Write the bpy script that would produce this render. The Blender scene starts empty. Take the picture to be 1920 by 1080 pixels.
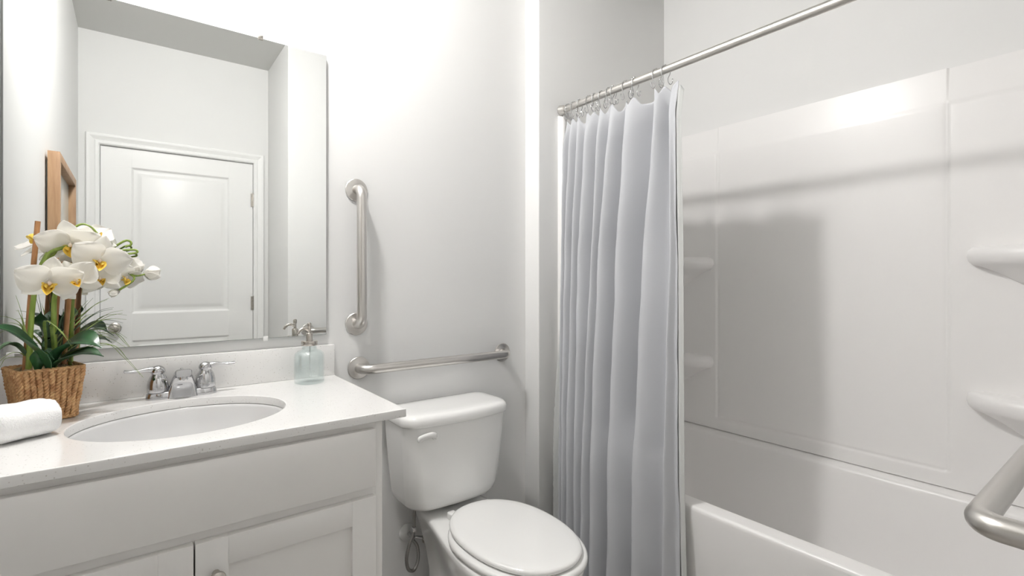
import bpy, bmesh, math, random
from mathutils import Vector, Matrix
random.seed(7)
R = math.radians
PI = math.pi
sc = bpy.context.scene
COL = sc.collection

# ------------------------------------------------------------------ camera
cam_d = bpy.data.cameras.new('camera')
cam = bpy.data.objects.new('camera', cam_d)
COL.objects.link(cam)
cam.location = (0, 0, 1.24)
cam.rotation_euler = (R(90), 0, R(-37.2))
cam_d.sensor_width = 36
cam_d.lens = 938 / 1920 * 36
cam_d.shift_y = -16 / 1920
cam_d.clip_start = 0.02
sc.camera = cam

# ------------------------------------------------------------------ world, exposure
w = bpy.data.worlds.new('world'); sc.world = w; w.use_nodes = True
w.node_tree.nodes['Background'].inputs[0].default_value = (1, 1, 1, 1)
w.node_tree.nodes['Background'].inputs[1].default_value = 0.3
sc.view_settings.view_transform = 'Standard'
sc.view_settings.look = 'None'
sc.view_settings.gamma = 1
sc.view_settings.exposure = 0.04
sc.cycles.diffuse_bounces = 10
sc.cycles.max_bounces = 16
sc.cycles.glossy_bounces = 6
sc.cycles.transmission_bounces = 10
sc.cycles.caustics_reflective = False
sc.cycles.caustics_refractive = False
sc.cycles.sample_clamp_indirect = 6

CEIL_STRENGTH = 425.0     # radiance of the frosted ceiling globe
VANITY_STRENGTH = 2.5   # radiance of each frosted vanity globe
ROOM_Z = 2.70

# ------------------------------------------------------------------ materials
def new_mat(name):
    m = bpy.data.materials.new(name); m.use_nodes = True
    return m, m.node_tree.nodes, m.node_tree.links, m.node_tree.nodes['Principled BSDF']
def mat(name, col, rough=.5, metal=0., spec=.5, bump=0., bscale=200., var=0., vscale=5., coat=0., coatr=.05, stretch=None, trans=0., ior=1.45, aniso=0., sub=0.):
    m, n, l, b = new_mat(name)
    b.inputs['Base Color'].default_value = (*col, 1)
    b.inputs['Roughness'].default_value = rough
    b.inputs['Metallic'].default_value = metal
    b.inputs['Specular IOR Level'].default_value = spec
    b.inputs['Coat Weight'].default_value = coat
    b.inputs['Coat Roughness'].default_value = coatr
    b.inputs['Transmission Weight'].default_value = trans
    b.inputs['IOR'].default_value = ior
    tc = n.new('ShaderNodeTexCoord'); mp = n.new('ShaderNodeMapping')
    l.new(tc.outputs['Object'], mp.inputs[0])
    if stretch: mp.inputs['Scale'].default_value = stretch
    if var > 0:
        t = n.new('ShaderNodeTexNoise'); t.inputs['Scale'].default_value = vscale; t.inputs['Detail'].default_value = 4
        l.new(mp.outputs[0], t.inputs['Vector'])
        r = n.new('ShaderNodeMapRange'); r.inputs[3].default_value = 1 - var; r.inputs[4].default_value = 1 + var
        l.new(t.outputs['Fac'], r.inputs[0])
        mx = n.new('ShaderNodeVectorMath'); mx.operation = 'SCALE'; mx.inputs[0].default_value = col
        l.new(r.outputs[0], mx.inputs['Scale']); l.new(mx.outputs[0], b.inputs['Base Color'])
    if bump > 0:
        t = n.new('ShaderNodeTexNoise'); t.inputs['Scale'].default_value = bscale; t.inputs['Detail'].default_value = 3
        l.new(mp.outputs[0], t.inputs['Vector'])
        bp = n.new('ShaderNodeBump'); bp.inputs['Strength'].default_value = bump; bp.inputs['Distance'].default_value = .002
        l.new(t.outputs['Fac'], bp.inputs['Height']); l.new(bp.outputs[0], b.inputs['Normal'])
    return m

M_wall = mat('wall_paint', (.745, .745, .74), .55, bump=.06, bscale=350, var=.01, vscale=3)
M_ceil = mat('ceiling_paint', (.64, .64, .625), .8, bump=.1, bscale=200)
M_trim = mat('trim_paint', (.82, .82, .815), .35)
M_cab = mat('cabinet_paint', (.79, .78, .765), .38, bump=.02, bscale=60)
M_porc = mat('porcelain', (.80, .80, .79), .12, coat=.6, coatr=.04)
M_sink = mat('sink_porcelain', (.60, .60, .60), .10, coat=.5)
M_fiber = mat('white_fiberglass', (.84, .83, .825), .29, bump=.02, bscale=25)
M_steel = mat('brushed_steel', (.64, .62, .595), .30, metal=1., bump=.05, bscale=120, stretch=(1, 1, 1))
M_chrome = mat('polished_chrome', (.58, .58, .59), .05, metal=1.)
M_nickel = mat('satin_nickel', (.52, .49, .45), .25, metal=1.)
M_dark = mat('dark_gap', (.03, .03, .03), .8)
M_mirror = mat('mirror_silver', (.90, .915, .905), .0, metal=1.)
M_mirror_edge = mat('mirror_edge_glass', (.35, .40, .38), .15)
M_plasticw = mat('white_plastic', (.75, .75, .74), .3)
M_hose = mat('braided_hose', (.36, .35, .34), .35, metal=1.)
M_rod = mat('shower_rod_metal', (.72, .70, .67), .30, metal=1.)

# brushed steel grain direction variation
def wood_mat(name, a, b_, sc3=(60, 60, 6), rough=.5):
    m, n, l, b = new_mat(name)
    tc = n.new('ShaderNodeTexCoord'); mp = n.new('ShaderNodeMapping'); mp.inputs['Scale'].default_value = sc3
    t = n.new('ShaderNodeTexNoise'); t.inputs['Scale'].default_value = 1.; t.inputs['Detail'].default_value = 5
    r = n.new('ShaderNodeValToRGB'); r.color_ramp.elements[0].position = .3; r.color_ramp.elements[1].position = .7
    r.color_ramp.elements[0].color = (*a, 1); r.color_ramp.elements[1].color = (*b_, 1)
    l.new(tc.outputs['Object'], mp.inputs[0]); l.new(mp.outputs[0], t.inputs['Vector']); l.new(t.outputs['Fac'], r.inputs[0])
    l.new(r.outputs[0], b.inputs['Base Color']); b.inputs['Roughness'].default_value = rough
    return m
M_wood = wood_mat('oak_frame', (.30, .17, .09), (.46, .29, .165))
M_stake = wood_mat('bamboo_stake', (.30, .13, .045), (.48, .24, .10), (150, 150, 30))
M_stem = wood_mat('orchid_stem_green', (.15, .23, .03), (.27, .36, .07), (120, 120, 25), .4)
M_leaf = wood_mat('orchid_leaf_green', (.012, .05, .02), (.03, .10, .035), (25, 25, 25), .30)
M_leafd = wood_mat('spider_leaf_green', (.03, .07, .03), (.07, .13, .06), (40, 40, 40), .4)
M_grass = wood_mat('grass_blade_green', (.12, .20, .03), (.32, .42, .12), (60, 60, 60), .45)
M_moss = wood_mat('dry_moss', (.20, .13, .06), (.45, .36, .22), (150, 150, 150), .9)
M_rope = wood_mat('seagrass_rope', (.40, .20, .085), (.68, .43, .21), (70, 70, 70), .75)

# countertop quartz with specks
def quartz():
    m, n, l, b = new_mat('speckled_quartz')
    tc = n.new('ShaderNodeTexCoord')
    v = n.new('ShaderNodeTexVoronoi'); v.inputs['Scale'].default_value = 170
    l.new(tc.outputs['Object'], v.inputs['Vector'])
    r = n.new('ShaderNodeValToRGB'); e = r.color_ramp.elements
    e[0].position = .0; e[0].color = (1, 1, 1, 1); e[1].position = .26; e[1].color = (0, 0, 0, 1)
    l.new(v.outputs['Distance'], r.inputs[0])
    no = n.new('ShaderNodeTexNoise'); no.inputs['Scale'].default_value = 60
    l.new(tc.outputs['Object'], no.inputs['Vector'])
    r2 = n.new('ShaderNodeValToRGB'); r2.color_ramp.elements[0].position = .46; r2.color_ramp.elements[1].position = .56
    l.new(no.outputs['Fac'], r2.inputs[0])
    mu = n.new('ShaderNodeMath'); mu.operation = 'MULTIPLY'
    l.new(r.outputs[0], mu.inputs[0]); l.new(r2.outputs[0], mu.inputs[1])
    mx = n.new('ShaderNodeMix'); mx.data_type = 'RGBA'
    mx.inputs[6].default_value = (.74, .735, .725, 1); mx.inputs[7].default_value = (.34, .31, .27, 1)
    l.new(mu.outputs[0], mx.inputs[0]); l.new(mx.outputs[2], b.inputs['Base Color'])
    b.inputs['Roughness'].default_value = .16; b.inputs['Coat Weight'].default_value = .3
    return m
M_quartz = quartz()

def cloth_mat(name, col, transl=.25, wave=900, bump=.25, rough=.7):
    m, n, l, b = new_mat(name)
    b.inputs['Base Color'].default_value = (*col, 1); b.inputs['Roughness'].default_value = rough
    b.inputs['Sheen Weight'].default_value = .25
    tc = n.new('ShaderNodeTexCoord'); mp = n.new('ShaderNodeMapping'); mp.inputs['Scale'].default_value = (wave * .15, wave * .15, wave)
    t = n.new('ShaderNodeTexNoise'); t.inputs['Scale'].default_value = 1; t.inputs['Detail'].default_value = 2
    l.new(tc.outputs['Object'], mp.inputs[0]); l.new(mp.outputs[0], t.inputs['Vector'])
    bp = n.new('ShaderNodeBump'); bp.inputs['Strength'].default_value = bump; bp.inputs['Distance'].default_value = .0008
    l.new(t.outputs['Fac'], bp.inputs['Height']); l.new(bp.outputs[0], b.inputs['Normal'])
    tr = n.new('ShaderNodeBsdfTranslucent'); tr.inputs[0].default_value = (*col, 1)
    mx = n.new('ShaderNodeMixShader'); mx.inputs[0].default_value = transl
    l.new(b.outputs[0], mx.inputs[1]); l.new(tr.outputs[0], mx.inputs[2])
    l.new(mx.outputs[0], n['Material Output'].inputs[0])
    return m
M_curtain = cloth_mat('blue_grey_curtain', (.48, .49, .515), .03)
M_liner = cloth_mat('white_liner', (.72, .73, .72), .3)
M_petal = cloth_mat('white_petal', (.94, .93, .90), .5, 120, .1, .6)
M_lip = mat('yellow_lip', (.80, .58, .10), .5, var=.5, vscale=90)
M_column = mat('orchid_column', (.80, .70, .62), .5)

# towel
def towel_mat():
    m, n, l, b = new_mat('white_terry')
    b.inputs['Base Color'].default_value = (.86, .86, .86, 1); b.inputs['Roughness'].default_value = .95
    b.inputs['Sheen Weight'].default_value = .5
    tc = n.new('ShaderNodeTexCoord')
    t = n.new('ShaderNodeTexVoronoi'); t.inputs['Scale'].default_value = 420
    t2 = n.new('ShaderNodeTexNoise'); t2.inputs['Scale'].default_value = 35; t2.inputs['Detail'].default_value = 5
    l.new(tc.outputs['Object'], t.inputs['Vector']); l.new(tc.outputs['Object'], t2.inputs['Vector'])
    ad = n.new('ShaderNodeMath'); ad.operation = 'ADD'
    l.new(t.outputs['Distance'], ad.inputs[0]); l.new(t2.outputs['Fac'], ad.inputs[1])
    bp = n.new('ShaderNodeBump'); bp.inputs['Strength'].default_value = .5; bp.inputs['Distance'].default_value = .002
    l.new(ad.outputs[0], bp.inputs['Height']); l.new(bp.outputs[0], b.inputs['Normal'])
    return m
M_towel = towel_mat()

def glass_mat():
    m, n, l, b = new_mat('aqua_glass')
    tr = n.new('ShaderNodeBsdfTransparent'); tr.inputs[0].default_value = (.972, .992, .991, 1)
    gl = n.new('ShaderNodeBsdfGlossy'); gl.inputs['Roughness'].default_value = .03
    mx = n.new('ShaderNodeMixShader'); mx.inputs[0].default_value = .10; l.new(tr.outputs[0], mx.inputs[1]); l.new(gl.outputs[0], mx.inputs[2])
    df = n.new('ShaderNodeBsdfDiffuse'); df.inputs[0].default_value = (.70, .84, .84, 1)
    m2 = n.new('ShaderNodeMixShader'); m2.inputs[0].default_value = .04
    l.new(mx.outputs[0], m2.inputs[1]); l.new(df.outputs[0], m2.inputs[2]); l.new(m2.outputs[0], n['Material Output'].inputs[0])
    return m
M_glass = glass_mat()
M_soap = mat('clear_soap', (.74, .86, .86), .1, trans=.6, ior=1.33)

def floor_mat():
    m, n, l, b = new_mat('vinyl_plank')
    tc = n.new('ShaderNodeTexCoord')
    br = n.new('ShaderNodeTexBrick'); br.inputs['Scale'].default_value = 1
    br.inputs['Brick Width'].default_value = 1.2; br.inputs['Row Height'].default_value = .16
    br.inputs['Mortar Size'].default_value = .002
    br.inputs['Color1'].default_value = (.31, .29, .27, 1); br.inputs['Color2'].default_value = (.36, .34, .31, 1)
    br.inputs['Mortar'].default_value = (.15, .14, .13, 1)
    l.new(tc.outputs['Object'], br.inputs['Vector']); l.new(br.outputs[0], b.inputs['Base Color'])
    b.inputs['Roughness'].default_value = .4
    return m
M_floor = floor_mat()
def emit_mat(name, strength):
    m, n, l, b = new_mat(name)
    b.inputs['Base Color'].default_value = (.9, .9, .88, 1)
    b.inputs['Emission Color'].default_value = (1, .98, .96, 1); b.inputs['Emission Strength'].default_value = strength
    return m
M_globe = emit_mat('frosted_globe', VANITY_STRENGTH)
M_disc = emit_mat('frosted_ceiling_globe', CEIL_STRENGTH)
def art_mat():
    m, n, l, b = new_mat('pale_print')
    tc = n.new('ShaderNodeTexCoord'); t = n.new('ShaderNodeTexNoise'); t.inputs['Scale'].default_value = 6; t.inputs['Detail'].default_value = 6
    r = n.new('ShaderNodeValToRGB'); r.color_ramp.elements[0].color = (.42, .46, .44, 1); r.color_ramp.elements[1].color = (.62, .65, .62, 1)
    l.new(tc.outputs['Object'], t.inputs['Vector']); l.new(t.outputs['Fac'], r.inputs[0]); l.new(r.outputs[0], b.inputs['Base Color'])
    b.inputs['Roughness'].default_value = .2
    return m
M_art = art_mat()

# ------------------------------------------------------------------ helpers
def link(name, me, m, parent=None, smooth=35):
    me.materials.append(m)
    if smooth:
        me.shade_smooth(); me.set_sharp_from_angle(angle=R(smooth))
    o = bpy.data.objects.new(name, me); COL.objects.link(o)
    if parent:
        o.parent = parent
        o.matrix_parent_inverse = parent.matrix_world.inverted() if False else Matrix.Translation(-parent.location)
    return o
def obj(name, bm, m, parent=None, smooth=35):
    bmesh.ops.recalc_face_normals(bm, faces=bm.faces)
    me = bpy.data.meshes.new(name); bm.to_mesh(me); bm.free()
    return link(name, me, m, parent, smooth)
def tag(o, label, cat, group=None):
    o['label'] = label; o['category'] = cat
    if group: o['group'] = group
    return o
def thing(name, label, cat, loc=(0, 0, 0), group=None):
    o = bpy.data.objects.new(name, None); COL.objects.link(o); o.location = loc
    o.empty_display_size = .05
    return tag(o, label, cat, group)
def struct(name, bm, m, parent=None, smooth=35):
    o = obj(name, bm, m, parent, smooth)
    if parent is None: o['kind'] = 'structure'
    return o
def nb(): return bmesh.new()
def box(bm, x0, x1, y0, y1, z0, z1, bev=0., seg=2):
    r = bmesh.ops.create_cube(bm, size=1)
    vs = r['verts']
    for v in vs:
        v.co = Vector(((x0 + x1) / 2 + v.co.x * (x1 - x0), (y0 + y1) / 2 + v.co.y * (y1 - y0), (z0 + z1) / 2 + v.co.z * (z1 - z0)))
    if bev > 0:
        es = {e for v in vs for e in v.link_edges}
        bmesh.ops.bevel(bm, geom=list(es), offset=bev, segments=seg, profile=.5, affect='EDGES')
def loft(bm, rings, cap0=True, cap1=True, closed=True):
    rows = [[bm.verts.new(p) for p in r] for r in rings]
    n = len(rows[0])
    for a, b in zip(rows, rows[1:]):
        for i in range(n if closed else n - 1):
            j = (i + 1) % n
            bm.faces.new((a[i], a[j], b[j], b[i]))
    if cap0: bm.faces.new(rows[0][::-1])
    if cap1: bm.faces.new(rows[-1])
    return rows
def lathe(bm, c, prof, n=32, axis='Z', cap0=True, cap1=True):
    rings = []
    for r, h in prof:
        ring = []
        for i in range(n):
            t = 2 * PI * i / n
            a, b_ = r * math.cos(t), r * math.sin(t)
            if axis == 'Z': p = (c[0] + a, c[1] + b_, c[2] + h)
            elif axis == 'Y': p = (c[0] + a, c[1] + h, c[2] + b_)
            else: p = (c[0] + h, c[1] + a, c[2] + b_)
            ring.append(p)
        rings.append(ring)
    loft(bm, rings, cap0, cap1)
def catmull(pts, k=8):
    pts = [Vector(p) for p in pts]
    if len(pts) < 3: return [pts[0].lerp(pts[-1], i / k) for i in range(k + 1)]
    P = [2 * pts[0] - pts[1]] + pts + [2 * pts[-1] - pts[-2]]
    out = []
    for i in range(1, len(P) - 2):
        for j in range(k):
            t = j / k
            a, b_, c, d = P[i - 1], P[i], P[i + 1], P[i + 2]
            out.append(.5 * ((2 * b_) + (c - a) * t + (2 * a - 5 * b_ + 4 * c - d) * t * t + (3 * b_ - a - 3 * c + d) * t ** 3))
    out.append(P[-2]); return out
def tube(bm, path, rad, n=12, cap=True):
    path = [Vector(p) for p in path]
    rads = rad if isinstance(rad, (list, tuple)) else [rad] * len(path)
    T = []
    for i in range(len(path)):
        a = path[max(i - 1, 0)]; b_ = path[min(i + 1, len(path) - 1)]
        T.append((b_ - a).normalized())
    up = Vector((0, 0, 1)) if abs(T[0].z) < .9 else Vector((1, 0, 0))
    N = (up - T[0] * up.dot(T[0])).normalized()
    rings = []
    for i, p in enumerate(path):
        N = (N - T[i] * N.dot(T[i])).normalized()
        B = T[i].cross(N)
        rings.append([p + (N * math.cos(2 * PI * k / n) + B * math.sin(2 * PI * k / n)) * rads[i] for k in range(n)])
    loft(bm, rings, cap, cap)
def filleted(pts, rad, k=8):
    pts = [Vector(p) for p in pts]; out = [pts[0]]
    for a, b_, c in zip(pts, pts[1:], pts[2:]):
        u = (a - b_).normalized(); v = (c - b_).normalized()
        ang = u.angle(v); d = rad / math.tan(ang / 2)
        p0 = b_ + u * d; p1 = b_ + v * d
        cen = b_ + (u + v).normalized() * (rad / math.sin(ang / 2))
        e0 = p0 - cen; e1 = p1 - cen; om = e0.angle(e1)
        for i in range(k + 1):
            t = i / k
            out.append(cen + (e0 * math.sin((1 - t) * om) + e1 * math.sin(t * om)) / math.sin(om))
    out.append(pts[-1]); return out
def sphere(bm, c, r, seg=16, sc3=(1, 1, 1)):
    M = Matrix.Translation(c) @ Matrix.Diagonal((*[r * s for s in sc3], 1))
    bmesh.ops.create_uvsphere(bm, u_segments=seg, v_segments=max(6, seg // 2), radius=1, matrix=M)
def rrect(x0, x1, y0, y1, z, r, k=8, zf=None):
    pts = []
    for cx, cy, a0 in ((x1 - r, y1 - r, 0), (x0 + r, y1 - r, 90), (x0 + r, y0 + r, 180), (x1 - r, y0 + r, 270)):
        for i in range(k + 1):
            t = R(a0 + 90 * i / k)
            x = cx + r * math.cos(t); y = cy + r * math.sin(t)
            pts.append((x, y, z + (zf(x) if zf else 0)))
    return pts
def smooth01(t): t = max(0, min(1, t)); return t * t * (3 - 2 * t)

# ------------------------------------------------------------------ dimensions
XL, YB, YF, XS = -.25, 1.69, -.468, 2.21      # left wall, mirror wall, door wall, shower back wall
XJ, YJ = 1.355, 1.60                           # jog by the toilet
XN, YN = .757, .095                            # near shower end wall

# ------------------------------------------------------------------ setting
b = nb(); box(b, XL - .1, XS + .1, YF - .1, YB + .1, -.1, 0); struct('floor', b, M_floor)
b = nb(); box(b, XL - .1, XS + .1, YF - .1, YB + .1, ROOM_Z, ROOM_Z + .1); struct('ceiling', b, M_ceil)
b = nb(); box(b, XL - .1, XL, YF - .1, YB + .1, 0, ROOM_Z); struct('wall_left', b, M_wall)
b = nb(); box(b, XL, XJ + .05, YB, YB + .1, 0, ROOM_Z); struct('wall_back', b, M_wall)
b = nb(); box(b, XJ, XS + .1, YJ, YB + .1, 0, ROOM_Z, .004, 3); struct('wall_alcove_end', b, M_wall)
b = nb(); box(b, XS, XS + .1, YN - .02, YJ + .02, 0, ROOM_Z); struct('wall_right', b, M_wall)
b = nb(); box(b, XN, XS + .1, YF - .05, YN, 0, ROOM_Z, .004, 3); struct('wall_near_end', b, M_wall)
# door wall with an opening
b = nb()
DX0, DX1, DZ = -.150, .662, 2.035
box(b, XL - .1, DX0 - .02, YF - .1, YF, 0, ROOM_Z)
box(b, DX1 + .02, XN + .05, YF - .1, YF, 0, ROOM_Z)
box(b, DX0 - .02, DX1 + .02, YF - .1, YF, DZ + .02, ROOM_Z)
struct('wall_door', b, M_wall)

# casing: stepped profile
def casing_profile(): return [(0, 0), (0, .010), (.006, .014), (.018, .014), (.024, .010), (.042, .017), (.050, .020), (.058, .020), (.062, .016), (.062, 0)]
b = nb()
prof = casing_profile()
rings = []
for (cx, cz, sx, sz) in ((DX0 - .004, 0, -1, 0), (DX0 - .004, DZ + .004, -1, 1), (DX1 + .004, DZ + .004, 1, 1), (DX1 + .004, 0, 1, 0)):
    rings.append([(cx + sx * p, YF + q, cz + sz * p) for p, q in prof])
loft(b, rings)
struct('trim_1', b, M_trim, smooth=25)
b = nb()  # jamb
box(b, DX0 - .02, DX0 - .003, YF - .09, YF, 0, DZ + .003); box(b, DX1 + .003, DX1 + .02, YF - .09, YF, 0, DZ + .003)
box(b, DX0 - .02, DX1 + .02, YF - .09, YF, DZ + .003, DZ + .02)
struct('trim_2', b, M_trim)

# door slab with moulded panels as height field
def panel_depth(x, z):
    d = 0
    for (x0, x1, z0, z1) in ((-.005, .522, 1.030, 1.925), (-.005, .522, .22, .868)):
        m_ = min(x - x0, x1 - x, z - z0, z1 - z)
        if m_ > 0:
            if m_ < .014: d = -.011 * smooth01(m_ / .014)
            elif m_ < .030: d = -.011
            elif m_ < .055: d = -.011 + .009 * (m_ - .030) / .025
            else: d = -.002
    return d
def breaks(lo, hi, pairs):
    s = {lo, hi}
    for a, c in pairs:
        for q in (0, .0035, .007, .0105, .014, .022, .030, .036, .042, .0485, .055):
            s.add(a + q); s.add(c - q)
    return sorted(s)
xs = breaks(DX0, DX1, [(-.005, .522)]); zs = breaks(.008, DZ, [(1.030, 1.925), (.22, .868)])
b = nb()
yd = YF - .012
g = [[b.verts.new((x, yd + panel_depth(x, z), z)) for z in zs] for x in xs]
for i in range(len(xs) - 1):
    for j in range(len(zs) - 1): b.faces.new((g[i][j], g[i + 1][j], g[i + 1][j + 1], g[i][j + 1]))
bk = [b.verts.new((x, yd - .035, z)) for x, z in ((DX0, .008), (DX1, .008), (DX1, DZ), (DX0, DZ))]
b.faces.new(bk[::-1])
n1, n2 = len(xs) - 1, len(zs) - 1
b.faces.new([g[i][0] for i in range(n1 + 1)][::-1] + [bk[0], bk[1]]); b.faces.new([g[i][n2] for i in range(n1 + 1)] + [bk[2], bk[3]])
b.faces.new([g[0][j] for j in range(n2 + 1)] + [bk[3], bk[0]]); b.faces.new([g[n1][j] for j in range(n2 + 1)][::-1] + [bk[1], bk[2]])
door = struct('door_1', b, M_trim, smooth=20)
b = nb()
lathe(b, (-.084, yd, .948), [(.0, 0), (.032, 0), (.032, .005), (.022, .010), (.011, .013), (.011, .032), (.020, .038), (.027, .048), (.028, .058), (.022, .068), (.010, .072), (0.001, .0725)], 32, 'Y')
obj('door_knob', b, M_nickel, door)
for hz in (1.786, 1.078, .28):
    b = nb(); lathe(b, (DX1 + .002, YF - .002, hz - .045), [(.001, -.004), (.006, 0), (.006, .03), (.0052, .0305), (.006, .031), (.006, .06), (.0052, .0605), (.006, .061), (.006, .09), (.001, .094)], 12)
    box(b, DX1 - .012, DX1 + .014, YF - .014, YF - .006, hz - .045, hz + .045)
    obj('hinge', b, M_nickel, door)

# baseboards
def bb(name, pts, nrm):
    b = nb(); prof = [(0, 0), (.014, 0), (.014, .085), (.010, .098), (.007, .103), (.005, .113), (0, .114)]
    rings = [[(p[0] + nrm[0] * a, p[1] + nrm[1] * a, z) for a, z in prof] for p in pts]
    loft(b, rings); return struct(name, b, M_trim, smooth=30)
bb('baseboard_back', [(.49, YB), (XJ, YB)], (0, -1))
bb('baseboard_alcove', [(XJ + .001, YJ), (1.464, YJ)], (0, -1))
bb('baseboard_left', [(XL, YF), (XL, 1.14)], (1, 0))
bb('baseboard_jog', [(XJ, YJ - .014), (XJ, YB - .015)], (-1, 0))
bb('baseboard_near', [(XN, YN), (1.464, YN)], (0, 1))
bb('baseboard_near_side', [(XN, YF + .001), (XN, YN + .014)], (-1, 0))

# ------------------------------------------------------------------ bath / shower unit
tubt = thing('bathtub_shower_unit', 'white fiberglass bathtub with moulded three-sided surround behind the grey curtain', 'bathtub', (1.84, .85, 0))
TX0, TX1, TY0, TY1 = 1.470, 2.195, YN + .006, YJ - .006
slope = lambda x: .055 * smooth01((x - 2.02) / .17)
b = nb()
rings = []
for x0, z in ((TX0 + .030, 0), (TX0 + .030, .06), (TX0 + .016, .10), (TX0 + .006, .40), (TX0 + .001, .462), (TX0 + .0005, .478), (TX0 + .0015, .485), (TX0 + .0045, .490), (TX0 + .009, .4918), (TX0 + .014, .492)):
    zz = z
    rings.append(rrect(x0, TX1, TY0, TY1, zz, .012, 8, (lambda x, k=(z > .3): slope(x) if k else 0)))
# to inner rim
for ins, z, r in ((.060, .492, .07), (.065, .4915, .075), (.069, .489, .08), (.072, .484, .085), (.074, .472, .09), (.090, .40, .10), (.110, .20, .13), (.130, .14, .14), (.165, .115, .13), (.25, .105, .08)):
    xa = TX0 + ins + (.0 if ins < .09 else 0); xb = TX1 - ins * .95; ya = TY0 + ins * 1.25; yb_ = TY1 - ins * 1.25
    f = (lambda x, z=z: .045 * smooth01((x - 2.0) / .17) if z > .4 else 0)
    rings.append(rrect(xa, xb, ya, yb_, z, r, 8, f))
loft(b, rings, True, True)
o_tub = obj('tub', b, M_fiber, tubt, 50)

# surround back wall: height field x(y,z)
def sur_x(y, z):
    xc, xi, xw = 2.165, 2.169, 2.175
    e = min(y - .453, 1.276 - y)           # >0 in the inset
    ez = z - .600
    if z < 1.825:
        f = smooth01((e + .006) / .016) * smooth01((ez + .030) / .060)
        # a soft bead outside of the inset
        gv = math.exp(-(e / .0065) ** 2) * smooth01((ez + .004) / .008)
        gh = math.exp(-(ez / .006) ** 2) * smooth01((e + .004) / .008)
        return xc + .004 * f + .0052 * gv + .0022 * gh
    t = (z - 1.825) / .125
    inn = smooth01((e + .004) / .006)
    x_in = xi + .001 + (xw - xi - .001) * (t ** 1.0)
    x_out = xc + .004 + (.014) * t
    if z < 1.832: x_in = xi
    return x_out * (1 - inn) + x_in * inn
ys = sorted(set([YN + .002, YJ - .002] + [round(YN + .03 + i * .06, 4) for i in range(24)] +
                [.453 + d for d in (-.014, -.011, -.008, -.006, -.004, -.002, 0, .002, .004, .006, .008, .011, .014)] +
                [1.276 - d for d in (-.014, -.011, -.008, -.006, -.004, -.002, 0, .002, .004, .006, .008, .011, .014)]))
zs = sorted(set([.545, .56] + [.600 + d for d in (-.030, -.020, -.012, -.009, -.006, -.003, 0, .003, .006, .009, .012, .020, .030)] +
                [round(.65 + i * .1, 4) for i in range(12)] + [1.815, 1.8249, 1.8325, 1.84, 1.86, 1.90, 1.93, 1.948]))
b = nb()
g = [[b.verts.new((sur_x(y, z), y, z)) for z in zs] for y in ys]
for i in range(len(ys) - 1):
    for j in range(len(zs) - 1): b.faces.new((g[i][j], g[i][j + 1], g[i + 1][j + 1], g[i + 1][j]))
tp = [b.verts.new((XS - .0005, y, 1.950)) for y in ys]; bt = [b.verts.new((XS - .0005, y, .545)) for y in ys]
for i in range(len(ys) - 1):
    b.faces.new((g[i][-1], tp[i], tp[i + 1], g[i + 1][-1])); b.faces.new((g[i][0], g[i + 1][0], bt[i + 1], bt[i])); b.faces.new((tp[i], bt[i], bt[i + 1], tp[i + 1]))
obj('surround_back_panel', b, M_fiber, tubt, 40)
# end panels: rounded front flange
for nm, yw, s in (('far', YJ, -1), ('near', YN, 1)):
    b = nb()
    pr = [(1.462, 0), (1.462, .020), (1.465, .027), (1.472, .031), (1.482, .030), (1.492, .022), (1.52, .014), (1.56, .012), (2.05, .012), (2.11, .018), (2.150, .036), (2.172, .066), (2.19, .07), (2.20, 0)]
    def ring(z, k=1.): return [(x, yw + s * (d * k + .0005), z) for x, d in pr]
    loft(b, [ring(.546 if False else .50), ring(1.925), ring(1.938, .8), ring(1.944, .3)], True, True)
    # front flange goes down to the floor outside of the tub
    obj('surround_end_panel', b, M_fiber, tubt, 40)
# corner shelves
def shelf(yc, s, zt):
    b = nb(); N = 28
    def ring(k, z, lx=.155, ly=.300):
        # quarter superellipse from the corner (2.17, yc)
        out = [(2.185, yc, z)]
        for i in range(N + 1):
            t = (PI / 2) * i / N
            out.append((2.172 - lx * k * math.sin(t) ** .9, yc + s * ly * (k if k < 1 else 1) * math.cos(t) ** .72, z))
        out.append((2.172 - lx * k, yc - s * .0, z))
        return out
    def rg(a, bb_, z): 
        out = []
        for i in range(N + 1):
            t = (PI / 2) * i / N
            out.append((2.178 - a * math.sin(t) ** .85, yc + s * bb_ * math.cos(t) ** .80, z))
        out.append((2.178, yc, z))
        return out
    R_ = [rg(.012, .045, zt - .180), rg(.034, .10, zt - .160), rg(.062, .160, zt - .125), rg(.088, .220, zt - .085), rg(.102, .262, zt - .064),
          rg(.114, .282, zt - .058), rg(.122, .292, zt - .046), rg(.126, .297, zt - .030), rg(.123, .293, zt - .012), rg(.114, .283, zt - .003), rg(.106, .272, zt), rg(.02, .05, zt - .004)]
    loft(b, R_)
    return obj('corner_shelf', b, M_fiber, tubt, 60)
for zt in (1.345, .882):
    shelf(YN + .012, 1, zt)
    shelf(YJ - .012, -1, zt)

# ------------------------------------------------------------------ shower rod, rings, curtain, liner
RX, RZ, RR = 1.481, 1.971, .0135
rod = thing('shower_rod', 'brushed metal shower curtain rod spanning the tub alcove', 'shower rod', (RX, 1.59, RZ))
b = nb(); tube(b, [(RX, YN + .004, RZ), (RX, YJ - .004, RZ)], RR, 24); obj('rod_tube', b, M_rod, rod)
for yw, s in ((YJ - .001, -1), (YN + .001, 1)):
    b = nb(); lathe(b, (RX, yw, RZ), [(.0225, 0), (.0225, s * .004), (.019, s * .014), (.017, s * .028), (RR + .001, s * .030)], 28, 'Y')
    obj('end_flange', b, M_rod, rod)

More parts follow.
